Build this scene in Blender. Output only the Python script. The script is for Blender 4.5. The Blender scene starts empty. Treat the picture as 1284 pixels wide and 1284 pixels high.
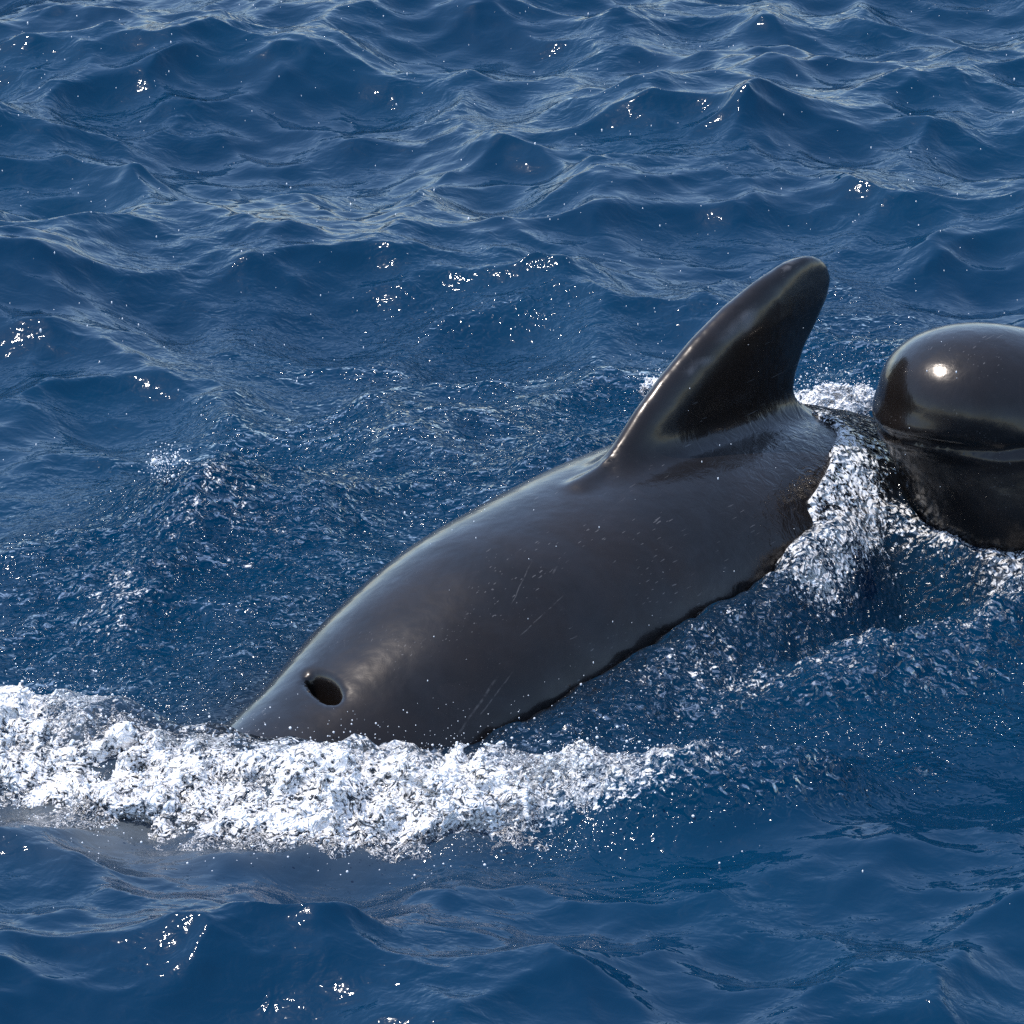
import bpy, math, numpy as np
from mathutils import Vector
R = math.radians
sc = bpy.context.scene
C = sc.collection
rng = np.random.default_rng(11)

# ------------------------------------------------------------------ camera
PITCH, FOV, DIST = R(20), R(10), 12.2
cd = bpy.data.cameras.new('camera'); cam = bpy.data.objects.new('camera', cd); C.objects.link(cam)
cam.location = (0, -DIST*math.cos(PITCH), DIST*math.sin(PITCH))
cam.rotation_euler = (math.pi/2-PITCH, 0, 0)
cd.sensor_fit = 'HORIZONTAL'; cd.angle = FOV; cd.clip_start = .1; cd.clip_end = 5000
sc.camera = cam

# ------------------------------------------------------------------ sky, sun, exposure
SUN = Vector((-.43, .10, .90)).normalized()
wd = bpy.data.worlds.new('World'); sc.world = wd; wd.use_nodes = True
wt = wd.node_tree; bg = wt.nodes['Background']
sky = wt.nodes.new('ShaderNodeTexSky'); sky.sky_type = 'NISHITA'; sky.sun_disc = False
sky.sun_elevation = math.asin(SUN.z); sky.sun_rotation = math.atan2(SUN.x, SUN.y)
sky.air_density = 1.0; sky.dust_density = .5; sky.ozone_density = 1.6
sky_tint = wt.nodes.new('ShaderNodeMix'); sky_tint.data_type = 'RGBA'; sky_tint.inputs[0].default_value = .2     # even blue mixed into the sky, added to tune the reflections
sky_tint.inputs[7].default_value = (2.2, 3.1, 4.9, 1); wt.links.new(sky.outputs[0], sky_tint.inputs[6])
wt.links.new(sky_tint.outputs[2], bg.inputs[0]); bg.inputs[1].default_value = .15
sd = bpy.data.lights.new('sun', 'SUN'); sd.energy = 2.5; sd.angle = R(.53); sd.color = (1, .94, .87)
so = bpy.data.objects.new('sun', sd); C.objects.link(so)
so.rotation_euler = SUN.to_track_quat('Z', 'Y').to_euler()
sc.view_settings.view_transform = 'Standard'; sc.view_settings.look = 'None'
sc.view_settings.exposure = .88; sc.view_settings.gamma = 1
sc.cycles.use_denoising = False
sc.cycles.max_bounces = 5; sc.cycles.transparent_max_bounces = 12
sc.cycles.caustics_reflective = False; sc.cycles.caustics_refractive = False

# ------------------------------------------------------------------ photo measurements to world points
FPX = 642/math.tan(FOV/2)
CAMP = np.array(cam.location); cp, sp = math.cos(PITCH), math.sin(PITCH)
def ray(px, py):
    return np.array([(px-642)/FPX, cp-(py-642)/FPX*sp, -sp-(py-642)/FPX*cp])
def at_z(px, py, z=0.):
    d = ray(px, py); k = (z-CAMP[2])/d[2]
    return CAMP+k*d
def at_plane(px, py, p0, n):
    d = ray(px, py); k = np.dot(np.array(p0)-CAMP, n)/np.dot(d, n)
    return CAMP+k*d

# ------------------------------------------------------------------ numeric helpers
def perlin(x, y, z, seed=0):
    xi = np.floor(x).astype(np.int32); yi = np.floor(y).astype(np.int32); zi = np.floor(z).astype(np.int32)
    xf = (x-xi).astype(np.float32); yf = (y-yi).astype(np.float32); zf = (z-zi).astype(np.float32)
    f = lambda t: t*t*t*(t*(t*6-15)+10)
    u, v, w = f(xf), f(yf), f(zf)
    def g(ox, oy, oz):
        h = ((xi+ox)*np.int32(73856093)) ^ ((yi+oy)*np.int32(19349663)) ^ ((zi+oz)*np.int32(83492791)) ^ np.int32(seed*7919+17)
        h = (h ^ (h >> 13))*np.int32(1274126177); h = h ^ (h >> 16)
        a = xf-ox; b = yf-oy; c = zf-oz
        gx = ((h & 255).astype(np.float32)-127.5)/100; gy = (((h >> 8) & 255).astype(np.float32)-127.5)/100
        gz = (((h >> 16) & 255).astype(np.float32)-127.5)/100
        return a*gx+b*gy+c*gz
    x00 = g(0,0,0)*(1-u)+g(1,0,0)*u; x10 = g(0,1,0)*(1-u)+g(1,1,0)*u
    x01 = g(0,0,1)*(1-u)+g(1,0,1)*u; x11 = g(0,1,1)*(1-u)+g(1,1,1)*u
    return (x00*(1-v)+x10*v)*(1-w)+(x01*(1-v)+x11*v)*w
def smin(a, b, k):
    h = np.clip(.5+.5*(b-a)/k, 0, 1)
    return b*(1-h)+a*h-k*h*(1-h)
def smax(a, b, k): return -smin(-a, -b, k)
def sstep(a, b, x):
    t = np.clip((x-a)/(b-a), 0, 1); return t*t*(3-2*t)
def curve(xs, ys):
    """smooth (Catmull-Rom like) interpolation of a table"""
    xs = np.array(xs, float); ys = np.array(ys, float)
    m = np.gradient(ys, xs)
    def f(x):
        x = np.clip(x, xs[0], xs[-1]); i = np.clip(np.searchsorted(xs, x)-1, 0, len(xs)-2)
        h = xs[i+1]-xs[i]; t = (x-xs[i])/h
        return (2*t**3-3*t**2+1)*ys[i]+(t**3-2*t**2+t)*h*m[i]+(-2*t**3+3*t**2)*ys[i+1]+(t**3-t**2)*h*m[i+1]
    return f
def make_mesh(name, v, faces, mat, smooth=True):
    """faces: int array (n,3) or (n,4)"""
    v = np.asarray(v, np.float32); faces = np.asarray(faces, np.int32)
    me = bpy.data.meshes.new(name); k = faces.shape[1]
    me.vertices.add(len(v)); me.vertices.foreach_set('co', v.ravel())
    me.loops.add(faces.size); me.loops.foreach_set('vertex_index', faces.ravel())
    me.polygons.add(len(faces)); me.polygons.foreach_set('loop_start', np.arange(0, faces.size, k, dtype=np.int32))
    me.update(calc_edges=True); me.validate()
    me.polygons.foreach_set('use_smooth', np.full(len(me.polygons), smooth))
    if mat: me.materials.append(mat)
    o = bpy.data.objects.new(name, me); C.objects.link(o)
    return o
def attr(o, name, vals):
    a = o.data.attributes.new(name, 'FLOAT', 'POINT'); a.data.foreach_set('value', np.asarray(vals, np.float32))
def surface_nets(fn, lo, hi, h, newton=2, vals=None, band=9):
    lo = np.array(lo, float); n = np.ceil((np.array(hi)-lo)/h).astype(int)+1
    ax = [lo[i]+h*np.arange(n[i]) for i in range(3)]
    if vals is None:
        c = 4; X, Y, Z = np.meshgrid(*[a[::c] for a in ax], indexing='ij')       # coarse look first
        cv = np.asarray(fn(X, Y, Z), np.float32)
        vals = np.repeat(np.repeat(np.repeat(cv, c, 0), c, 1), c, 2)[:n[0], :n[1], :n[2]].copy()
        m = np.argwhere(np.abs(vals) < band*h)
        for i in range(0, len(m), 400000):
            I, J, K = m[i:i+400000].T; vals[I, J, K] = fn(ax[0][I], ax[1][J], ax[2][K])
    ins = vals < 0
    nc = n-1
    cnt = np.zeros(nc, np.int8)
    sl = lambda o, d: slice(o, o+d)
    for ox in (0,1):
        for oy in (0,1):
            for oz in (0,1): cnt += ins[sl(ox,nc[0]), sl(oy,nc[1]), sl(oz,nc[2])]
    act = (cnt > 0) & (cnt < 8)
    idx = np.full(nc, -1, np.int32); ids = np.argwhere(act); idx[act] = np.arange(len(ids))
    acc = np.zeros((len(ids), 3)); num = np.zeros(len(ids))
    I, J, K = ids.T
    for a in range(3):
        for p in (0,1):
            for q in (0,1):
                o0 = [0,0,0]; b, c = [m for m in range(3) if m != a]; o0[b] = p; o0[c] = q
                o1 = list(o0); o1[a] = 1
                va = vals[I+o0[0], J+o0[1], K+o0[2]]; vb = vals[I+o1[0], J+o1[1], K+o1[2]]
                m = (va < 0) != (vb < 0); t = np.where(m, va/np.where(m, va-vb, 1), 0)
                P = np.tile(np.array(o0, float), (len(ids), 1)); P[:, a] = t
                acc[m] += P[m]; num += m
    v = lo+h*(ids+acc/num[:, None])
    quads = []
    for a in range(3):
        b, c = (a+1) % 3, (a+2) % 3
        s0 = [slice(1, nc[m]) for m in range(3)]; s0[a] = slice(0, nc[a])
        s1 = list(s0); s1[a] = slice(1, nc[a]+1)
        A, B = ins[tuple(s0)], ins[tuple(s1)]
        e = np.argwhere(A != B); flip = A[A != B]
        off = np.array([1,1,1]); off[a] = 0; e = e+off
        def cell(db, dc):
            q = e.copy(); q[:, b] -= db; q[:, c] -= dc
            return idx[q[:,0], q[:,1], q[:,2]]
        Q = np.stack([cell(1,1), cell(0,1), cell(0,0), cell(1,0)], 1)
        Q[~flip] = Q[~flip][:, ::-1]
        quads.append(Q)
    quads = np.concatenate(quads)
    for _ in range(newton):
        e = h*.1; x, y, z = v.T; f0 = fn(x, y, z)
        g = np.stack([fn(x+e,y,z)-fn(x-e,y,z), fn(x,y+e,z)-fn(x,y-e,z), fn(x,y,z+e)-fn(x,y,z-e)], 1)/(2*e)
        st = -f0[:, None]*g/np.maximum((g*g).sum(1), 1e-6)[:, None]
        ln = np.linalg.norm(st, axis=1, keepdims=True); v = v+st*np.minimum(1, .6*h/np.maximum(ln, 1e-9))
    return v, quads

# ------------------------------------------------------------------ node helpers
class NT:
    def __init__(s, name):
        s.m = bpy.data.materials.new(name); s.m.use_nodes = True; s.t = s.m.node_tree
        s.b = s.t.nodes['Principled BSDF']; s.out = s.t.nodes['Material Output']
    def n(s, ty, **kw):
        d = s.t.nodes.new(ty)
        for k, v in kw.items():
            if k in d.inputs: 
                if isinstance(v, bpy.types.NodeSocket): s.t.links.new(v, d.inputs[k])
                else: d.inputs[k].default_value = v
            else: setattr(d, k, v)
        return d
    def l(s, a, b): s.t.links.new(a, b)
    def math(s, op, a, b=None, c=None, clamp=False):
        d = s.t.nodes.new('ShaderNodeMath'); d.operation = op; d.use_clamp = clamp
        for i, v in enumerate((a, b, c)):
            if v is None: continue
            if isinstance(v, (int, float)): d.inputs[i].default_value = v
            else: s.l(v, d.inputs[i])
        return d.outputs[0]
    def noise(s, vec, scale, detail=2, rough=.5, dist=0, **kw):
        d = s.n('ShaderNodeTexNoise', Scale=scale, Detail=detail, Roughness=rough, Distortion=dist, **kw)
        s.l(vec, d.inputs['Vector']); return d.outputs['Fac']
    def ramp(s, fac, lo, hi, smooth=True):
        d = s.t.nodes.new('ShaderNodeMapRange'); d.interpolation_type = 'SMOOTHSTEP' if smooth else 'LINEAR'
        s.l(fac, d.inputs['Value'])
        for k, v in (('From Min', lo), ('From Max', hi)):
            if isinstance(v, (int, float)): d.inputs[k].default_value = v
            else: s.l(v, d.inputs[k])
        return d.outputs[0]
    def mixc(s, fac, a, b):
        d = s.t.nodes.new('ShaderNodeMix'); d.data_type = 'RGBA'
        for i, v in ((0, fac), (6, a), (7, b)):
            if isinstance(v, (int, float, tuple)): d.inputs[i].default_value = v if not isinstance(v, tuple) else (*v, 1)
            else: s.l(v, d.inputs[i])
        return d.outputs[2]
    def attr(s, name): return s.n('ShaderNodeAttribute', attribute_name=name).outputs['Fac']
    def coord(s): return s.n('ShaderNodeTexCoord').outputs['Object']
    def scalev(s, v, sx, sy, sz):
        d = s.n('ShaderNodeMapping', vector_type='POINT'); s.l(v, d.inputs['Vector']); d.inputs['Scale'].default_value = (sx, sy, sz)
        return d.outputs[0]

# ------------------------------------------------------------------ materials
def water_material():
    N = NT('sea_water'); P = N.coord(); rough = N.attr('rough'); foam_glint = N.attr('foam_glint'); murk = N.attr('murk')
    b = N.b
    # fine ripple relief: long calm ripples everywhere, choppy wavelets where the whales broke the surface
    w1 = N.noise(N.scalev(P, .8, 1, 1), 17, 2, .5, .8)
    w2 = N.noise(N.scalev(P, .8, 1, 1), 60, 2, .5, .4)
    w3 = N.noise(P, 50, 1.0, .5, .5)
    h = N.math('ADD', N.math('MULTIPLY', w1, .008), N.math('MULTIPLY', w2, .0019))
    patch = N.ramp(N.noise(P, 2.2, 2, .5), .38, .64)
    h = N.math('MULTIPLY', h, N.math('MULTIPLY_ADD', patch, .8, .4))
    h = N.math('ADD', h, N.math('MULTIPLY', N.math('MULTIPLY', w3, rough), .17))
    bp = N.n('ShaderNodeBump', Strength=1., Distance=1., Height=h)
    # foam flecks: net of bubbles, and sun glints painted as white flecks
    f1 = N.noise(P, 95, 3, .65, .8); f2 = N.noise(P, 16, 3, .6, .5)
    fm = N.math('ADD', N.math('MULTIPLY', f1, .72), N.math('MULTIPLY', f2, .28))
    thr = N.math('MULTIPLY_ADD', foam_glint, -.34, .785)
    fac = N.ramp(fm, thr, N.math('ADD', thr, .06))
    fac = N.math('MULTIPLY', fac, N.ramp(foam_glint, .02, .15), clamp=True)
    tint = N.mixc(N.ramp(N.noise(P, 1.1, 2, .5), .3, .7), (.0001, .0205, .052), (.0002, .0255, .061))
    tint = N.mixc(N.math('MULTIPLY', murk, .7), tint, (.10, .11, .115))
    tint = N.mixc(N.attr('thin_reflect'), tint, (.006, .0065, .008))       # shallow water over the dark back; whale reflections painted beside it
    # light coming back out of the depth does not follow the small facets: softened normal
    geo = N.n('ShaderNodeNewGeometry'); up = N.n('ShaderNodeVectorMath', operation='ADD'); N.l(geo.outputs['Normal'], up.inputs[0]); up.inputs[1].default_value = (0, 0, .5)
    up = N.n('ShaderNodeVectorMath', operation='NORMALIZE', Vector=up.outputs[0])
    deep = N.n('ShaderNodeBsdfDiffuse', Color=tint); N.l(up.outputs[0], deep.inputs['Normal'])
    gl = N.n('ShaderNodeBsdfGlossy', Roughness=N.math('MINIMUM', N.math('MULTIPLY_ADD', rough, .22, .06), .22)); N.l(bp.outputs[0], gl.inputs['Normal'])
    fr = N.n('ShaderNodeFresnel', IOR=1.333); N.l(bp.outputs[0], fr.inputs['Normal'])
    m1 = N.n('ShaderNodeMixShader'); N.l(fr.outputs[0], m1.inputs[0]); N.l(deep.outputs[0], m1.inputs[1]); N.l(gl.outputs[0], m1.inputs[2])
    b.inputs['Base Color'].default_value = (.82, .82, .82, 1); b.inputs['Roughness'].default_value = .25; N.l(bp.outputs[0], b.inputs['Normal'])
    m2 = N.n('ShaderNodeMixShader'); N.l(fac, m2.inputs[0]); N.l(m1.outputs[0], m2.inputs[1]); N.l(b.outputs[0], m2.inputs[2])
    N.l(m2.outputs[0], N.out.inputs[0])
    return N.m
def skin_material(name, base, brown, marks=()):
    N = NT(name); P = N.coord(); b = N.b
    wr = N.attr('wrinkle'); scar = N.attr('scar')
    n1 = N.noise(P, 4, 4, .6); n2 = N.noise(P, 30, 4, .6)
    col = N.mixc(N.ramp(n1, .35, .7), base, brown)
    col = N.mixc(N.math('MULTIPLY', N.ramp(n2, .45, .75), .25), col, (.012, .0115, .0115))
    col = N.mixc(scar, col, (.085, .08, .082))
    rot = N.n('ShaderNodeMapping', vector_type='POINT'); N.l(P, rot.inputs['Vector']); rot.inputs['Rotation'].default_value = (.2, .3, -.9)
    scr = N.ramp(N.noise(N.scalev(rot.outputs[0], 7, 260, 260), 1, 1, .5), .70, .735)
    scr = N.math('MULTIPLY', scr, N.ramp(N.noise(P, 6, 2, .5), .5, .62))
    col = N.mixc(N.math('MULTIPLY', scr, .7), col, (.10, .095, .095))
    for a, b_, w in marks:
        d = Vector(b_-a); L = d.length; d.normalize()
        pa = N.n('ShaderNodeVectorMath', operation='SUBTRACT'); N.l(P, pa.inputs[0]); pa.inputs[1].default_value = a
        dt = N.n('ShaderNodeVectorMath', operation='DOT_PRODUCT'); N.l(pa.outputs[0], dt.inputs[0]); dt.inputs[1].default_value = d
        ln = N.n('ShaderNodeVectorMath', operation='DOT_PRODUCT'); N.l(pa.outputs[0], ln.inputs[0]); N.l(pa.outputs[0], ln.inputs[1])
        t = dt.outputs['Value']; r2 = N.math('SUBTRACT', ln.outputs['Value'], N.math('MULTIPLY', t, t))
        dist = N.math('SQRT', N.math('ABSOLUTE', r2))
        side = N.n('ShaderNodeVectorMath', operation='DOT_PRODUCT'); N.l(pa.outputs[0], side.inputs[0]); side.inputs[1].default_value = d.cross(Vector((.3, -.55, .78))).normalized()
        on = N.ramp(N.math('ABSOLUTE', N.math('ADD', side.outputs['Value'], N.math('MULTIPLY_ADD', N.noise(P, 25, 2, .5), .006, -.003))), w*2, w*.4)
        on = N.math('MULTIPLY', on, N.math('MULTIPLY', N.ramp(t, 0, .02), N.ramp(t, L, L-.05)))
        on = N.math('MULTIPLY', on, N.math('LESS_THAN', dist, .08))
        on = N.math('MULTIPLY', on, N.ramp(N.noise(P, 60, 2, .6), .35, .6))
        col = N.mixc(N.math('MULTIPLY', on, .4), col, (.12, .115, .115))
    blot = N.math('MULTIPLY', N.ramp(N.noise(P, 11, 5, .7, 1.), .55, .66), .5)
    col = N.mixc(blot, col, (.015, .012, .0115))
    N.l(col, b.inputs['Base Color'])
    b.inputs['IOR'].default_value = 1.40; b.inputs['Specular Tint'].default_value = (1, .93, .88, 1)
    N.l(N.math('ADD', N.math('MULTIPLY_ADD', N.ramp(n1, .3, .7), .08, .20), N.math('MULTIPLY', scar, .2)), b.inputs['Roughness'])
    N.l(N.math('MULTIPLY_ADD', N.ramp(N.noise(P, 7, 4, .65, .8), .35, .65), .35, .2), b.inputs['Coat Weight']); b.inputs['Coat Roughness'].default_value = .035; b.inputs['Coat IOR'].default_value = 1.33
    w1 = N.noise(N.scalev(P, 1, 1, .45), 34, 3, .6, 1.2); w2 = N.noise(P, 260, 2, .5)
    h = N.math('ADD', N.math('MULTIPLY', N.math('MULTIPLY', w1, wr), .005), N.math('MULTIPLY', w2, .00006))
    h = N.math('ADD', h, N.math('MULTIPLY', N.noise(P, 8, 3, .55), .0035))
    bp = N.n('ShaderNodeBump', Strength=1., Distance=1., Height=h)
    N.l(bp.outputs[0], b.inputs['Normal']); N.l(bp.outputs[0], b.inputs['Coat Normal'])
    return N.m
def foam_material():
    N = NT('white_water'); P = N.coord(); b = N.b; dens = N.attr('dens')
    f1 = N.noise(P, 50, 2.2, .6, 2.4); f2 = N.noise(P, 18, 3, .6, 1.0)
    v = N.math('ADD', N.math('MULTIPLY', f2, .45), N.math('MULTIPLY', f1, .55))
    lo = N.math('MULTIPLY_ADD', dens, -.22, .64)
    body = N.ramp(v, lo, N.math('ADD', lo, .10))
    thread = N.ramp(N.math('ABSOLUTE', N.math('SUBTRACT', f1, .5)), .035, .005)
    fac = N.math('MAXIMUM', N.math('MULTIPLY', thread, .75), body, clamp=True)
    bp = N.n('ShaderNodeBump', Strength=1., Distance=1., Height=N.math('MULTIPLY', N.noise(P, 50, 2, .55, 1.2), .017))
    b.inputs['Base Color'].default_value = (.90, .87, .84, 1); b.inputs['Roughness'].default_value = .2
    b.inputs['IOR'].default_value = 1.33
    N.l(bp.outputs[0], b.inputs['Normal'])
    # clear film of water between the bubbles
    bs = N.n('ShaderNodeBump', Strength=1., Distance=1., Height=N.math('MULTIPLY', N.noise(P, 40, 1.5, .5, .6), .016))
    fr = N.n('ShaderNodeFresnel', IOR=1.33); N.l(bs.outputs[0], fr.inputs['Normal'])
    tr = N.n('ShaderNodeBsdfTransparent', Color=(.93, .95, .97, 1)); gl = N.n('ShaderNodeBsdfGlossy', Roughness=.24); N.l(bs.outputs[0], gl.inputs['Normal'])
    film = N.n('ShaderNodeMixShader'); N.l(N.math('MINIMUM', fr.outputs[0], .35), film.inputs[0]); N.l(tr.outputs[0], film.inputs[1]); N.l(gl.outputs[0], film.inputs[2])
    mx = N.n('ShaderNodeMixShader'); N.l(fac, mx.inputs[0]); N.l(film.outputs[0], mx.inputs[1]); N.l(b.outputs[0], mx.inputs[2])
    N.l(mx.outputs[0], N.out.inputs[0])
    return N.m
def drop_material():
    N = NT('water_drop'); b = N.b
    b.inputs['Base Color'].default_value = (.80, .82, .84, 1); b.inputs['Roughness'].default_value = .12; b.inputs['IOR'].default_value = 1.33
    return N.m
M_WATER, M_FOAM, M_DROP = water_material(), foam_material(), drop_material()

# ------------------------------------------------------------------ ridges of water raised by the whales (photo points with their height)
def poly(pts): return np.array([at_z(x, y, z) for x, y, z in pts])
def ridge(x, y, P, w, step=.5):
    """soft wave ridge along the polyline P (n,3): height field and closeness (1 on the line, 0 far away)"""
    seg = np.linalg.norm(np.diff(P[:, :2], axis=0), axis=1); cum = np.concatenate([[0], np.cumsum(seg)])
    n = max(3, int(cum[-1]/(w*step))+2); t = np.linspace(0, cum[-1], n)
    Q = np.stack([curve(cum, P[:, k])(t) for k in range(3)], 1)
    shp = np.shape(x); x = np.ravel(x); y = np.ravel(y)
    m = np.flatnonzero((x > Q[:,0].min()-3*w) & (x < Q[:,0].max()+3*w) & (y > Q[:,1].min()-3*w) & (y < Q[:,1].max()+3*w))
    hs = np.zeros(x.shape, np.float32); near = np.zeros(x.shape, np.float32)
    if len(m):
        xm, ym = x[m].astype(np.float32), y[m].astype(np.float32); num = np.zeros(len(m), np.float32); den = num+1e-12
        for q in Q:
            g = np.exp(-3*((xm-np.float32(q[0]))**2+(ym-np.float32(q[1]))**2)/np.float32(w*w)); num += g*np.float32(q[2]); den += g
        k = np.minimum(den/np.float32(1.0+.5/step), 1.3)**(1/3)
        near[m] = np.minimum(k, 1); hs[m] = num/den*np.minimum(k, 1)
    return hs.reshape(shp), near.reshape(shp)
BOW = poly([(-160,900,.03),(-60,885,.08),(60,875,.11),(180,900,.105),(300,920,.09),(430,952,.075),(520,972,.06),(640,995,.05),(760,1005,.03)])
RA = poly([(600,985,.06),(720,965,.10),(850,948,.13),(960,932,.13),(1060,938,.08),(1130,955,.01)])
RB = poly([(860,900,.02),(960,850,.07),(1080,800,.11),(1190,765,.12),(1300,735,.12),(1420,720,.08)])
HUMP = poly([(150,640,.03),(210,590,.11),(250,583,.14),(310,625,.08),(370,690,.03)])
SWELL = poly([(740,95,.06),(850,62,.13),(920,66,.14),(1000,100,.09),(1080,130,.03)])
SWELL2 = poly([(620,260,.03),(720,225,.08),(800,228,.08),(880,260,.03)])
SWELL3 = poly([(-80,290,.10),(40,330,.09),(140,375,.06),(260,400,.02)])

def waves():
    r = np.random.default_rng(5); out = []
    for lam, n, steep, spread in ((2.6,5,.035,.5),(1.4,9,.055,.7),(.8,14,.095,.8),(.45,20,.15,.85),(.26,26,.135,.95),(.15,30,.115,1.05),(.085,32,.075,1.2),(.05,34,.045,1.3)):
        for _ in range(n):
            l = lam*r.uniform(.72, 1.35); k = 2*math.pi/l
            th = -math.pi/2+.35+r.normal(0, spread)
            out.append((k, math.cos(th), math.sin(th), steep/k/math.sqrt(n)*1.9*r.uniform(.6, 1.3), r.uniform(0, 2*math.pi)))
    return out
WAVES = waves()
def sea(x, y, lam_min=0.):
    """choppy wave field: returns displaced x, y, z plus the ridge height"""
    r1, d1 = ridge(x, y, BOW, .15); r2, d2 = ridge(x, y, RA, .095); r3, d3 = ridge(x, y, RB, .15)
    r4, d4 = ridge(x, y, HUMP, .19); r5, d5 = ridge(x, y, FLANK, .12)
    r6, d6 = ridge(x, y, SWELL, .32); r7, d7 = ridge(x, y, SWELL2, .25); r8, d8 = ridge(x, y, SWELL3, .32)
    R_ = np.maximum(r1, r2)+np.maximum(r3, r5)+r4+r6+r7+r8
    far = sstep(60, 12, np.hypot(x, y))
    calm = 1-.72*np.exp(-((x-.1)**2/.9+(y+.95)**2/.8))
    X, Y, Z = x.astype(np.float64), y.astype(np.float64), R_.astype(np.float64)
    for k, cx, cy, a, ph in WAVES:
        if 2*math.pi/k < lam_min: continue
        g = a*far*calm
        q = ((k*(cx*x+cy*y)+ph) % (2*math.pi)).astype(np.float32); s, c = np.sin(q), np.cos(q)
        Z += g*c; X -= .85*g*cx*s; Y -= .85*g*cy*s
    return X, Y, Z, (d1, d2, d3, d4, d5)

# ------------------------------------------------------------------ shape of the surfacing whale
A = np.array([.69, .725, 0]); A /= np.linalg.norm(A); E = np.array([A[1], -A[0], 0])      # along the back towards the tail; towards its left side
O = at_z(405, 872, .09); O[2] = 0
def back_profile():
    s  = [-.50, -.45, -.30, -.12,  .0,   .2,  .4,   .62,  .85, 1.1,  1.35, 1.6, 1.9, 2.3,  2.8,  3.3, 3.75]
    zt = [-.17, -.09, .0,  .07, .115, .208, .278, .315, .338, .338, .31, .225, .04, -.22, -.44, -.60, -.68]
    w  = [.05,  .11,  .19,  .235, .255, .285, .31, .325, .33, .325, .31, .29, .255, .20, .13, .07, .035]
    h  = [.05,  .12,  .21,  .26,  .285, .31, .335, .35,  .355, .35, .335, .31, .275, .22, .16, .10, .05]
    return curve(s, zt), curve(s, w), curve(s, h)
ZT, HW, HH = back_profile()
FIN = [(728,612),(755,590),(775,556),(800,516),(830,475),(870,427),(910,386),(950,353),(985,329),(1008,320),(1024,321),(1035,331),(1040,348),
       (1035,372),(1022,402),(1006,435),(996,466),(993,488),(999,506),(1012,521),(1050,548),(1000,640),(760,680)]     # outline in the photograph
def plane_sz(p):
    q = at_plane(p[0], p[1], O, E)-O; return q@A, q[2]
FINP = np.array([plane_sz(p) for p in FIN]); ztip = FINP[:, 1].max(); FL = FINP[:10]; FT = FINP[10:20]
lz, ls = FL[:, 1], FL[:, 0]; tz, ts = FT[::-1, 1], FT[::-1, 0]
def poly_sd(px, py, V):
    d = np.full(px.shape, 1e9); ins = np.zeros(px.shape, bool)
    for (ax, ay), (bx, by) in zip(V, np.roll(V, -1, 0)):
        ex, ey = bx-ax, by-ay; wx, wy = px-ax, py-ay; t = np.clip((wx*ex+wy*ey)/(ex*ex+ey*ey), 0, 1)
        d = np.minimum(d, (wx-t*ex)**2+(wy-t*ey)**2)
        ins ^= ((ay <= py) != (by <= py)) & (px < ax+(py-ay)/(ey if ey else 1e-9)*ex)
    d = np.sqrt(d); return np.where(ins, -d, d)
def whale_fn(s, t, z):
    zt, w, h = ZT(s), HW(s), HH(s); zc = zt-h
    q = np.sqrt((np.abs(t)/w)**2.15+(np.abs(z-zc)/h)**2.15+1e-9)**(2/2.15)
    f = (q-1)*np.minimum(w, h)*.85
    ends = np.maximum(-.49-s, s-3.7); f = smax(f, ends, .05)
    # flippers and flukes, under water
    fs, ft = s-.35, np.abs(t)-.28
    f = smin(f, np.sqrt(((fs-ft*.9)/.10)**2+(ft/.38)**2+((z+.42+ft*.3)/.035)**2)*.03-.03, .03)
    f = smin(f, (np.sqrt(((s-3.62-np.abs(t)*.45)/.13)**2+(t/.55)**2+((z+.71)/.03)**2)-1)*.03, .04)
    # dorsal fin: rounded leading edge, thin trailing edge
    m = (z > .12) & (s > FINP[:,0].min()-.15) & (s < FINP[:,0].max()+.15) & (np.abs(t) < .16)
    if m.any():
        S, T, Z = s[m], t[m], z[m]; q = -poly_sd(S, Z, FINP); zz = np.clip(Z, lz[0], ztip)
        L = np.interp(zz, lz, ls); c = np.maximum(np.interp(zz, tz, ts)-L, .03); u = np.clip((S-L)/c, 0, 1)
        prof = .2969*np.sqrt(u+1e-6)-.126*u-.3516*u**2+.2843*u**3-.1015*u**4
        th = smin(5*.16*prof*np.minimum(c, .40)+.008, np.sqrt(np.maximum(q, 0)*.05), .018)*sstep(0, .003, q)
        fin = np.where(q < 0, np.sqrt(q*q+T*T), np.abs(T)-th)
        f = f.copy(); f[m] = smin(f[m], fin, .05)
    # open blowhole, its rear rim higher than the front
    bs, bt, bz = s-.0, t-.0, z-ZT(s)
    ca, sa = math.cos(.3), math.sin(.3); b1, b2 = bs*ca+bt*sa, -bs*sa+bt*ca
    hole = (np.sqrt((b1/(.0205*(1+.18*np.clip(b2/.05, -1, 1))))**2+(b2/.056)**2+((bz+.01)/.11)**2)-1)*.03
    dent = -.003*np.exp(-((b1+.03)**2+b2**2)/.08**2)
    f = smax(f-dent*1., -hole, .014)
    return f
def to_world(v): return O+v[:, :1]*A+v[:, 1:2]*E+v[:, 2:3]*np.array([0,0,1.])

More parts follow.
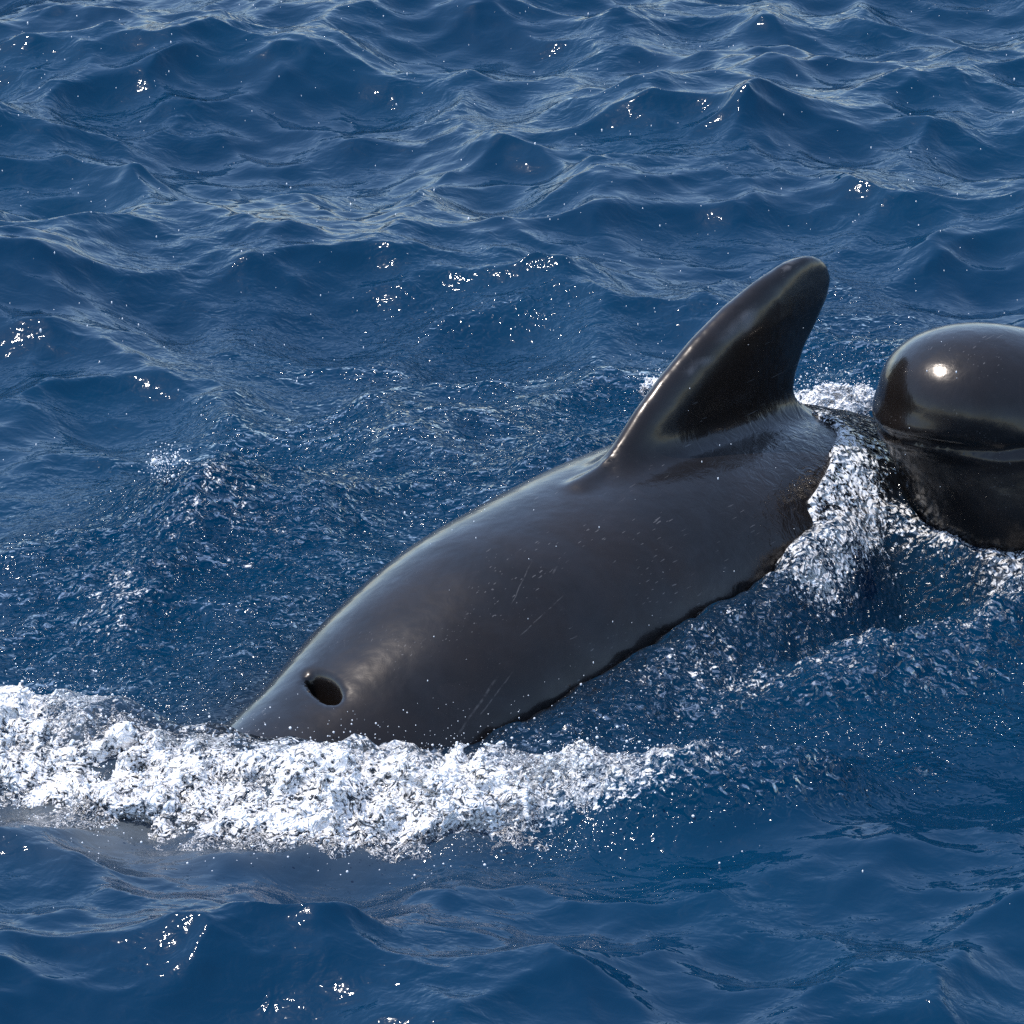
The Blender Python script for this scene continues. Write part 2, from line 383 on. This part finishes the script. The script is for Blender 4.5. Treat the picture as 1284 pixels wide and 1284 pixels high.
def back_height(x, y):
    """height of the whale's back above (x, y), and the place (s, t) on it"""
    p = (x-O[0])*A[0]+(y-O[1])*A[1]; t = (x-O[0])*E[0]+(y-O[1])*E[1]; sc_ = np.clip(p, -.49, 3.7)
    w, h = HW(sc_), HH(sc_); r = 1-(np.abs(t)/w)**2.15
    zb = np.where((r > 0) & (p > -.49) & (p < 3.7), ZT(sc_)-h+h*np.maximum(r, 0)**(1/2.15), -1.)
    return zb, p, t
def body_hit(px, py):
    d = ray(px, py); d /= np.linalg.norm(d); k = np.arange(DIST-3, DIST+3, .004); P = CAMP+k[:, None]*d
    q = P-O; f = whale_fn(q@A, q@E, q[:, 2]); i = np.argmax(f < 0)
    return (q[i]@A, q[i]@E, P[i, 2]) if f[i] < 0 else None
# water still pouring over the back behind the fin: its edge, read off the photograph
EDGE = [body_hit(*p) for p in ((1040,545),(1030,580),(1012,620),(1000,650),(975,690),(945,725),(900,745),(860,775),(830,795))]
EDGE = np.array(sorted([e for e in EDGE if e], key=lambda e: e[1]))
FLANK = [body_hit(*p) for p in ((700,880),(760,840),(830,795),(900,748),(950,722),(1000,655))]
FLANK = np.array([[*(O+A*e[0]+E*(e[1]+.05))[:2], e[2]+.025] for e in FLANK if e])
FLANK = np.concatenate([poly([(470,975,.02),(600,945,.04)]), FLANK, poly([(1090,620,.19),(1140,665,.15),(1200,690,.13),(1270,700,.13),(1360,700,.10)])])

PHI = R(14); U2 = np.array([math.cos(PHI), math.sin(PHI), 0]); E2 = np.array([U2[1], -U2[0], 0])
O2 = at_z(1102, 540, .34); O2[2] = 0
# ------------------------------------------------------------------ the sea: one sheet, fine where the photograph looks, coarse out to the horizon
def axis(core, grow_lo, grow_hi, limit):
    a = list(core); st = a[1]-a[0]
    while a[0] > -limit: st *= grow_lo; a.insert(0, a[0]-st)
    st = a[-1]-a[-2]
    while a[-1] < limit: st *= grow_hi; a.append(a[-1]+st)
    return np.array(a)
def build_sea():
    xs = axis(np.arange(-1.75, 1.75, .0068), 1.09, 1.09, 3500)
    yc = [-2.75]
    while yc[-1] < 6.3: yc.append(yc[-1]+(.0072 if yc[-1] < 0 else .0072+.0013*yc[-1]))
    ys = axis(np.array(yc), 1.09, 1.06, 3500)
    gx, gy = np.meshgrid(xs, ys, indexing='xy'); x, y = gx.ravel(), gy.ravel()
    X, Y, Z, (d1, d2, d3, d4, d5) = sea(x, y)
    # water pouring over the back behind the fin, shallow water over the whale, and dark reflections painted beside both whales
    zb, p, t = back_height(X, Y)
    eb = np.interp(t, EDGE[:, 1], EDGE[:, 0]); eb = np.where(t < EDGE[0, 1], EDGE[0, 0]+.25*(EDGE[0,1]-t), eb)
    dr = zb+.014-.35*np.maximum(p-1.65, 0)-.06*(1-sstep(-.02, .04, p-eb+.03*perlin(X*12, Y*12, X*0, 8)))
    dr = dr-.3*sstep(1.12, .98, p)
    drape = np.where((zb > -.9) & (p > eb-.08) & (p < 2.4), dr, -1.)
    Z = np.where(drape > -1, smax(Z, drape, .02), Z)
    thin_reflect = np.where(zb > -.9, np.clip(np.exp(-(Z-zb-.01)/.11), 0, 1), 0.)
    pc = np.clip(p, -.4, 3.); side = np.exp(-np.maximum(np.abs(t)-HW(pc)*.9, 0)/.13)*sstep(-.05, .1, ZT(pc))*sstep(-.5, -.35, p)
    thin_reflect = np.maximum(thin_reflect, .9*side*(zb < -.5))  # dark reflection of the flank painted into the water tint
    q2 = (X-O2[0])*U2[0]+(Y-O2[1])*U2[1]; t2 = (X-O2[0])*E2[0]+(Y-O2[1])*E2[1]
    thin_reflect = np.maximum(thin_reflect, .85*np.exp(-np.maximum(np.abs(t2)-.22, 0)/.14)*sstep(.0, .25, q2)*sstep(3, 2, q2))  # second whale's dark reflection painted in the same way
    touch = np.where((zb > -.9), np.exp(-((Z-zb)/.03)**2), 0.)
    # rings where drops fell
    r = np.random.default_rng(3)
    for _ in range(70):
        c = at_z(r.uniform(-50, 1330), r.uniform(420, 1330) if r.random() < .75 else r.uniform(100, 420), 0)
        rad = r.uniform(.015, .075); lam = r.uniform(.014, .022); amp = r.uniform(.0004, .0011)
        m = np.flatnonzero((abs(x-c[0]) < .2) & (abs(y-c[1]) < .2))
        d = np.hypot(x[m]-c[0], y[m]-c[1])
        Z[m] += amp*np.cos((d-rad)/lam*2*math.pi)*np.exp(-((d-rad)/(lam*1.3))**2)
    # choppiness, foam and painted sun glints around the whales
    n = perlin(x*3, y*3, x*0, 4); n2 = perlin(x*9, y*9, x*0, 9)
    def blob(px, py, wx, wy, z=0):
        c = at_z(px, py, z); return np.exp(-(((x-c[0])/wx)**2+((y-c[1])/wy)**2))
    rough = (1.1*d1**1.5+1.4*d2**2+1.5*d3**2+1.25*d5**1.5
             + .75*blob(270,640,.16,.25)+.5*blob(150,750,.28,.45)+.55*blob(380,740,.16,.5)+.25*blob(560,560,.5,.8)
             + .6*blob(730,560,.12,.4)+.5*blob(1060,470,.2,.5)+.35*blob(1150,860,.3,.3))
    over = np.where((zb > -.9) & (p > 1), np.exp(-(np.maximum(Z-zb, 0)/.05)**2), 0.); rough = np.maximum(rough, .5*over)
    rough *= np.clip(.75+.9*n+.5*n2, .05, 1.6)
    m = rough > .03; Z[m] += rough[m]*(.026*perlin(x[m]*14, y[m]*14, x[m]*0+.3, 14)+.010*perlin(x[m]*36, y[m]*36, x[m]*0+.3, 15)+.004*perlin(x[m]*70, y[m]*70, x[m]*0+.3, 16))*(1-.7*over[m])
    foam_glint = (.85*d1**.7*sstep(.5, -.1, x)+.8*blob(1040,600,.06,.28,.24)+.72*blob(1000,690,.08,.14,.18)
            + .95*blob(1045,492,.07,.12,.08)+.5*blob(1020,640,.06,.25,.2)+.6*blob(835,462,.03,.10,.05)+.8*blob(205,582,.03,.05,.1)+.4*blob(140,770,.10,.16)
            + .3*blob(60,830,.12,.12)+.92*d2**1.3*sstep(.75, .25, x)+.72*d3**2+.42*d5**2+.60*blob(265,640,.15,.28,.05)+.42*blob(130,760,.25,.35)+.42*blob(380,750,.12,.45)+.45*blob(1120,770,.3,.2)+.4*blob(1080,470,.15,.4)+.38*blob(730,560,.1,.3))  # ridge and rough-water terms paint sun glints as white flecks
    foam_glint = np.maximum(foam_glint, .55*touch*sstep(.45, .7, p))  # sparkling waterline rim painted as white flecks
    foam_glint = np.clip(foam_glint+.25*foam_glint*n2*2, 0, 1)
    murk = np.clip((blob(120,1010,.30,.22)+blob(330,1030,.35,.20)+blob(560,1010,.25,.12))*(.7+.8*n2+.6*n), 0, 1)
    nx, ny = len(xs), len(ys); i = np.arange(nx*ny).reshape(ny, nx)
    q = np.stack([i[:-1,:-1], i[:-1,1:], i[1:,1:], i[1:,:-1]], -1).reshape(-1, 4)
    o = make_mesh('sea', np.stack([X, Y, Z], 1), q, M_WATER)
    attr(o, 'rough', .85*np.tanh(rough/.85)); attr(o, 'foam_glint', foam_glint); attr(o, 'murk', murk); attr(o, 'thin_reflect', thin_reflect)
    o['kind'] = 'structure'; o['label'] = 'deep blue choppy sea with small wind waves'
    return o
SEA = build_sea()

# ------------------------------------------------------------------ the surfacing whale
# long pale scratches on the left side, end points read off the photograph
SCRATCH = []
for a, b, w in (((572,925),(628,842),.0016),((596,905),(646,838),.0009),((692,722),(703,700),.0014),((650,800),(712,742),.0007),((640,760),(668,700),.0007)):
    a, b = body_hit(*a), body_hit(*b)
    if a and b: SCRATCH.append((O+A*a[0]+E*a[1]+np.array([0,0,a[2]]), O+A*b[0]+E*b[1]+np.array([0,0,b[2]]), w))
M_SKIN = skin_material('wet_whale_skin', (.0075, .0064, .0062), (.0125, .0088, .0072), SCRATCH)
def build_whale():
    v, q = surface_nets(whale_fn, (-.56,-.75,-.95), (4.1,.75,ztip+.03), .011, 3)
    o = make_mesh('pilot_whale', to_world(v), q, M_SKIN)
    s, t, z = v.T
    wr = np.exp(-((s-1.35)/.38)**2)*sstep(.02, .15, ZT(s)-z+.1)*sstep(ztip*.95, .3, z)*.8+.04
    fin = (z > ZT(s)+.06)
    L = np.interp(z, lz, ls); T = np.interp(z, tz, ts); u = (s-L)/np.maximum(T-L, .01)
    def sc_(u0, z0, du, dz, sl=0): 
        return np.exp(-(((u-u0-(z-z0)*sl)/du)**4+((z-z0)/dz)**4))*fin
    n = perlin(s*28, t*28, z*28, 3)
    scar = sc_(.20,.56,.09,.020)+sc_(.16,.64,.05,.010)+sc_(.24,.66,.10,.016)+sc_(.12,.50,.05,.012)
    scar = np.clip(scar*(.7+1.8*n), 0, 1)
    attr(o, 'wrinkle', wr); attr(o, 'scar', scar)
    o['label'] = 'black pilot whale surfacing with tall curved dorsal fin and open blowhole'; o['category'] = 'whale'
    o['group'] = 'pilot whales'
    return o
WH1 = build_whale()

# ------------------------------------------------------------------ the whale whose rounded head rises beside the fin
def head_pt(px, py): 
    q = at_plane(px, py, O2, E2)-O2; return q@U2, q[2]
def head_builder():
    g = lambda x, y: head_pt(x, y)
    mel = g(1207, 492); up = g(1215, 412); fr = g(1103, 486); lipc = g(1150, 528); jaw = g(1190, 578); chin = g(1235, 640)
    mouth = np.array([g(*p) for p in ((1096,540),(1125,546),(1150,555),(1180,560),(1215,561),(1245,556),(1270,562),(1290,572))])
    crease = np.array([g(*p) for p in ((1096,512),(1125,500),(1150,512),(1165,530))])
    ax_s = [mel[0]-.02, mel[0]+.25, mel[0]+.6, mel[0]+1.1, mel[0]+1.7, mel[0]+2.3, mel[0]+2.9, mel[0]+3.4]
    zc = curve(ax_s, [mel[1]-.09, mel[1]-.18, mel[1]-.31, mel[1]-.48, mel[1]-.57, mel[1]-.66, mel[1]-.74, mel[1]-.79])
    rw = curve(ax_s, [.20, .26, .31, .33, .29, .21, .11, .05]); rh = curve(ax_s, [.21, .27, .32, .345, .31, .23, .14, .05])
    mouth[:, 1] += np.array([.0, .028, .045, .054, .058, .058, .056, .054])     # the lips lie on the near cheek, in front of the mid plane
    mouth_z = curve(mouth[:,0], mouth[:,1])
    rx = mel[0]-fr[0]; rz = (up[1]-mel[1])*.96; rx *= .96
    def fn(s, t, z):
        f = (np.sqrt(((s-mel[0])/rx)**2+(t/.185)**2+((z-mel[1])/rz)**2)-1)*.15
        c, w, h = zc(s), rw(s), rh(s)
        tube = (np.sqrt((t/w)**2+((z-c)/h)**2)-1)*np.minimum(w, h)*.85
        tube = smax(tube, np.maximum(ax_s[0]+.02-s, s-ax_s[-1]+.05), .22)
        f = smin(f, tube, .09)
        cheek = (np.sqrt(((s-mel[0]-.07)/.18)**2+(t/.186)**2+((z-mel[1]+.12)/.19)**2)-1)*.15
        f = smin(f, cheek, .06)
        lip = (np.sqrt(((s-lipc[0]-.006)/.088)**2+(t/.142)**2+((z-lipc[1]-.016)/.046)**2)-1)*.05
        f = smin(f, lip, .022)
        dz = z-jaw[1]+(s-jaw[0])*.35
        low = (np.sqrt(((s-jaw[0]-.025)/.145)**2+(t/.125)**2+(dz/.075)**2)-1)*.07
        f = smin(f, low, .045)
        thr = (np.sqrt(((s-chin[0]-.02)/.13)**2+(t/.19)**2+((z-chin[1])/.15)**2)-1)*.13
        f = smin(f, thr, .11)
        zm = mouth_z(s); d = z-zm
        fade = sstep(mouth[-1,0]+.05, mouth[-1,0]-.08, s)
        f = f+fade*(.005*np.exp(-(d/.011)**2)-.0025*np.exp(-((d+.020)/.012)**2))
        # flippers and flukes, under water
        ft = np.abs(t)-.28; fs = s-.75
        f = smin(f, (np.sqrt(((fs-ft*.9)/.11)**2+(ft/.38)**2+((z+.30+ft*.3)/.04)**2)-1)*.035, .03)
        e = ax_s[-1]; f = smin(f, (np.sqrt(((s-e+.05-np.abs(t)*.45)/.13)**2+(t/.52)**2+((z-zc(e))/.03)**2)-1)*.03, .04)
        return f
    v, q = surface_nets(fn, (-.12,-.78,-.85), (4.1,.78,up[1]+.08), .009, 3)
    wv = O2+v[:, :1]*U2+v[:, 1:2]*E2+v[:, 2:3]*np.array([0,0,1.])
    o = make_mesh('pilot_whale', wv, q, M_SKIN)
    attr(o, 'wrinkle', np.full(len(v), .10)); attr(o, 'scar', np.zeros(len(v)))
    o['label'] = 'rounded black pilot whale head with closed mouth raised from the water'; o['category'] = 'whale'
    o['group'] = 'pilot whales'
    return o
WH2 = head_builder()

# ------------------------------------------------------------------ splashes: churned water with holes, curls and loose lumps
def splash(name, label, pts, wid, lift, amp, seed, h=.006, dens=.8, top=.12):
    P = poly(pts); lo = P.min(0)-np.array([wid*1.6, wid*1.6, .05]); hi = P.max(0)+np.array([wid*1.6, wid*1.6, top])
    gx = np.arange(lo[0]-.02, hi[0]+.02, .015); gy = np.arange(lo[1]-.02, hi[1]+.02, .015)
    GX, GY = np.meshgrid(gx, gy, indexing='ij'); S = sea(GX, GY, .2)[2]; K_ = ridge(GX, GY, P, wid)[1]
    def look(T, x, y):
        u = np.clip((x-gx[0])/.015, 0, len(gx)-1.001); v = np.clip((y-gy[0])/.015, 0, len(gy)-1.001)
        i = u.astype(int); j = v.astype(int); u = u-i; v = v-j
        return (T[i,j]*(1-u)+T[i+1,j]*u)*(1-v)+(T[i,j+1]*(1-u)+T[i+1,j+1]*u)*v
    def fn(x, y, z):
        k = look(K_, x, y); H = look(S, x, y)-.04+(lift+.04)*np.clip(k*1.3-.12, 0, 1)
        wx = perlin(x*11, y*11, z*11, seed+3)*.035; wy = perlin(x*11, y*11, z*11, seed+4)*.035
        xx, yy = x+wx, y+wy
        n1 = perlin(x*6, y*6, z*6, seed); n2 = perlin(xx*17, yy*17, z*19, seed+1)
        n3 = .35-1.6*np.abs(perlin(xx*40, yy*40, z*40, seed+2)); n4 = .35-1.6*np.abs(perlin(xx*90, yy*90, z*90, seed+6))
        return z-H-k*amp*(.9*n1+1.15*n2+.55*n3+.15*n4+.15)
    v, q = surface_nets(fn, lo, hi, h, 0, band=12)
    o = make_mesh(name, v, q, M_FOAM)
    k = look(K_, v[:,0], v[:,1]); dens = dens*(.5+.5*sstep(.15, -.3, v[:,0])) if wid > .1 else dens
    hi_ = np.clip((v[:,2]-look(S, v[:,0], v[:,1])-.022)*8, -.32, .2) if wid > .1 else 0     # crests are white, the foot of the splash is clear
    attr(o, 'dens', np.clip(dens*sstep(.3, .85, k)+hi_+.6*perlin(v[:,0]*6, v[:,1]*6, v[:,2]*6, seed+5), 0, 1))
    o['kind'] = 'stuff'; o['label'] = label; o['category'] = 'splash'
    return o, v
splashes = []
splashes.append(splash('white_water', 'frothing white bow wave breaking over the snout of the surfacing whale',
    [(-120,935,.05),(30,925,.08),(120,950,.085),(230,972,.08),(340,995,.07),(440,1005,.055),(540,1008,.045),(620,1010,.035),(700,1005,.025),(770,992,.015)], .165, .03, .045, 21, .005, .88))
splashes.append(splash('white_water', 'white splash thrown up close behind the dorsal fin', [(1010,500,.08),(1050,498,.1),(1085,510,.07)], .06, .05, .035, 31, .006, .9))
splashes.append(splash('white_water', 'small white splash on the far side of the dorsal fin', [(815,470,.03),(840,462,.05)], .035, .03, .02, 41, .006, .7))

# ------------------------------------------------------------------ loose drops
t_ = (1+5**.5)/2
ICO_V = np.array([(-1,t_,0),(1,t_,0),(-1,-t_,0),(1,-t_,0),(0,-1,t_),(0,1,t_),(0,-1,-t_),(0,1,-t_),(t_,0,-1),(t_,0,1),(-t_,0,-1),(-t_,0,1)])/math.hypot(1, t_)
ICO_F = np.array([(0,11,5),(0,5,1),(0,1,7),(0,7,10),(0,10,11),(1,5,9),(5,11,4),(11,10,2),(10,7,6),(7,1,8),(3,9,4),(3,4,2),(3,2,6),(3,6,8),(3,8,9),(4,9,5),(2,4,11),(6,2,10),(8,6,7),(9,8,1)])
def drops(name, label, pos, rad, stretch):
    n = len(pos); v = np.repeat(ICO_V[None], n, 0)*rad[:, None, None]; v[:, :, 2] *= stretch[:, None]
    v = (v+pos[:, None, :]).reshape(-1, 3); f = (ICO_F[None]+12*np.arange(n)[:, None, None]).reshape(-1, 3)
    o = make_mesh(name, v, f, M_DROP); o['kind'] = 'stuff'; o['label'] = label; o['category'] = 'spray'
    return o
n = 1100
pos = np.stack([rng.uniform(-1.5, 1.5, n), rng.uniform(-2.3, 3.2, n), rng.uniform(.05, .95, n)], 1)
drops('falling_drops', 'fine spray drops falling through the air around the whales', pos, np.clip(rng.lognormal(-7.15, .38, n), .0004, .0024), rng.uniform(1, 3.0, n))
pp, rr = [], []
for k, (o, v) in enumerate(splashes):
    m = (3000, 600, 150)[k]; i = rng.integers(0, len(v), m); up = rng.exponential((.03, .03, .02)[k], m)
    pp.append(v[i]+np.stack([rng.normal(0, .02, m), rng.normal(0, .02, m), up+.004], 1)); rr.append(np.clip(rng.lognormal(-6.7, .5, m), .0005, .004)*np.exp(-up*6))
    # torn strands of water: chains of shrinking beads along a bent path
    m = (2600, 350, 60)[k]; L = 3; dn = np.empty(len(v), np.float32); o.data.attributes['dens'].data.foreach_get('value', dn)
    i = rng.choice(len(v), m, p=(dn+.02)/(dn+.02).sum()); P0 = v[i]; D = rng.normal(0, 1, (m, 3))*np.array([1, 1, .6])+np.array([-.2, -.3, .55])
    D /= np.linalg.norm(D, axis=1, keepdims=True); B = rng.normal(0, .35, (m, 3)); r0 = np.clip(rng.lognormal(-6.6, .5, m), .0006, .005)
    for j in range(L):
        pp.append(P0.copy()); rr.append(r0*(1-.11*j)*rng.uniform(.8, 1.15, m))
        P0 = P0+D*(r0*1.1)[:, None]; D = D+B*.9+np.array([0, 0, -.06]); D /= np.linalg.norm(D, axis=1, keepdims=True)
c0 = at_z(207, 582, .15); pp.append(c0+rng.normal(0, 1, (260, 3))*np.array([.022, .03, .018])); rr.append(rng.lognormal(-6.8, .5, 260))
drops('splash_drops', 'loose drops and torn strands flung up by the white water splashes', np.concatenate(pp), np.concatenate(rr), rng.uniform(.8, 1.3, sum(len(a) for a in pp)))
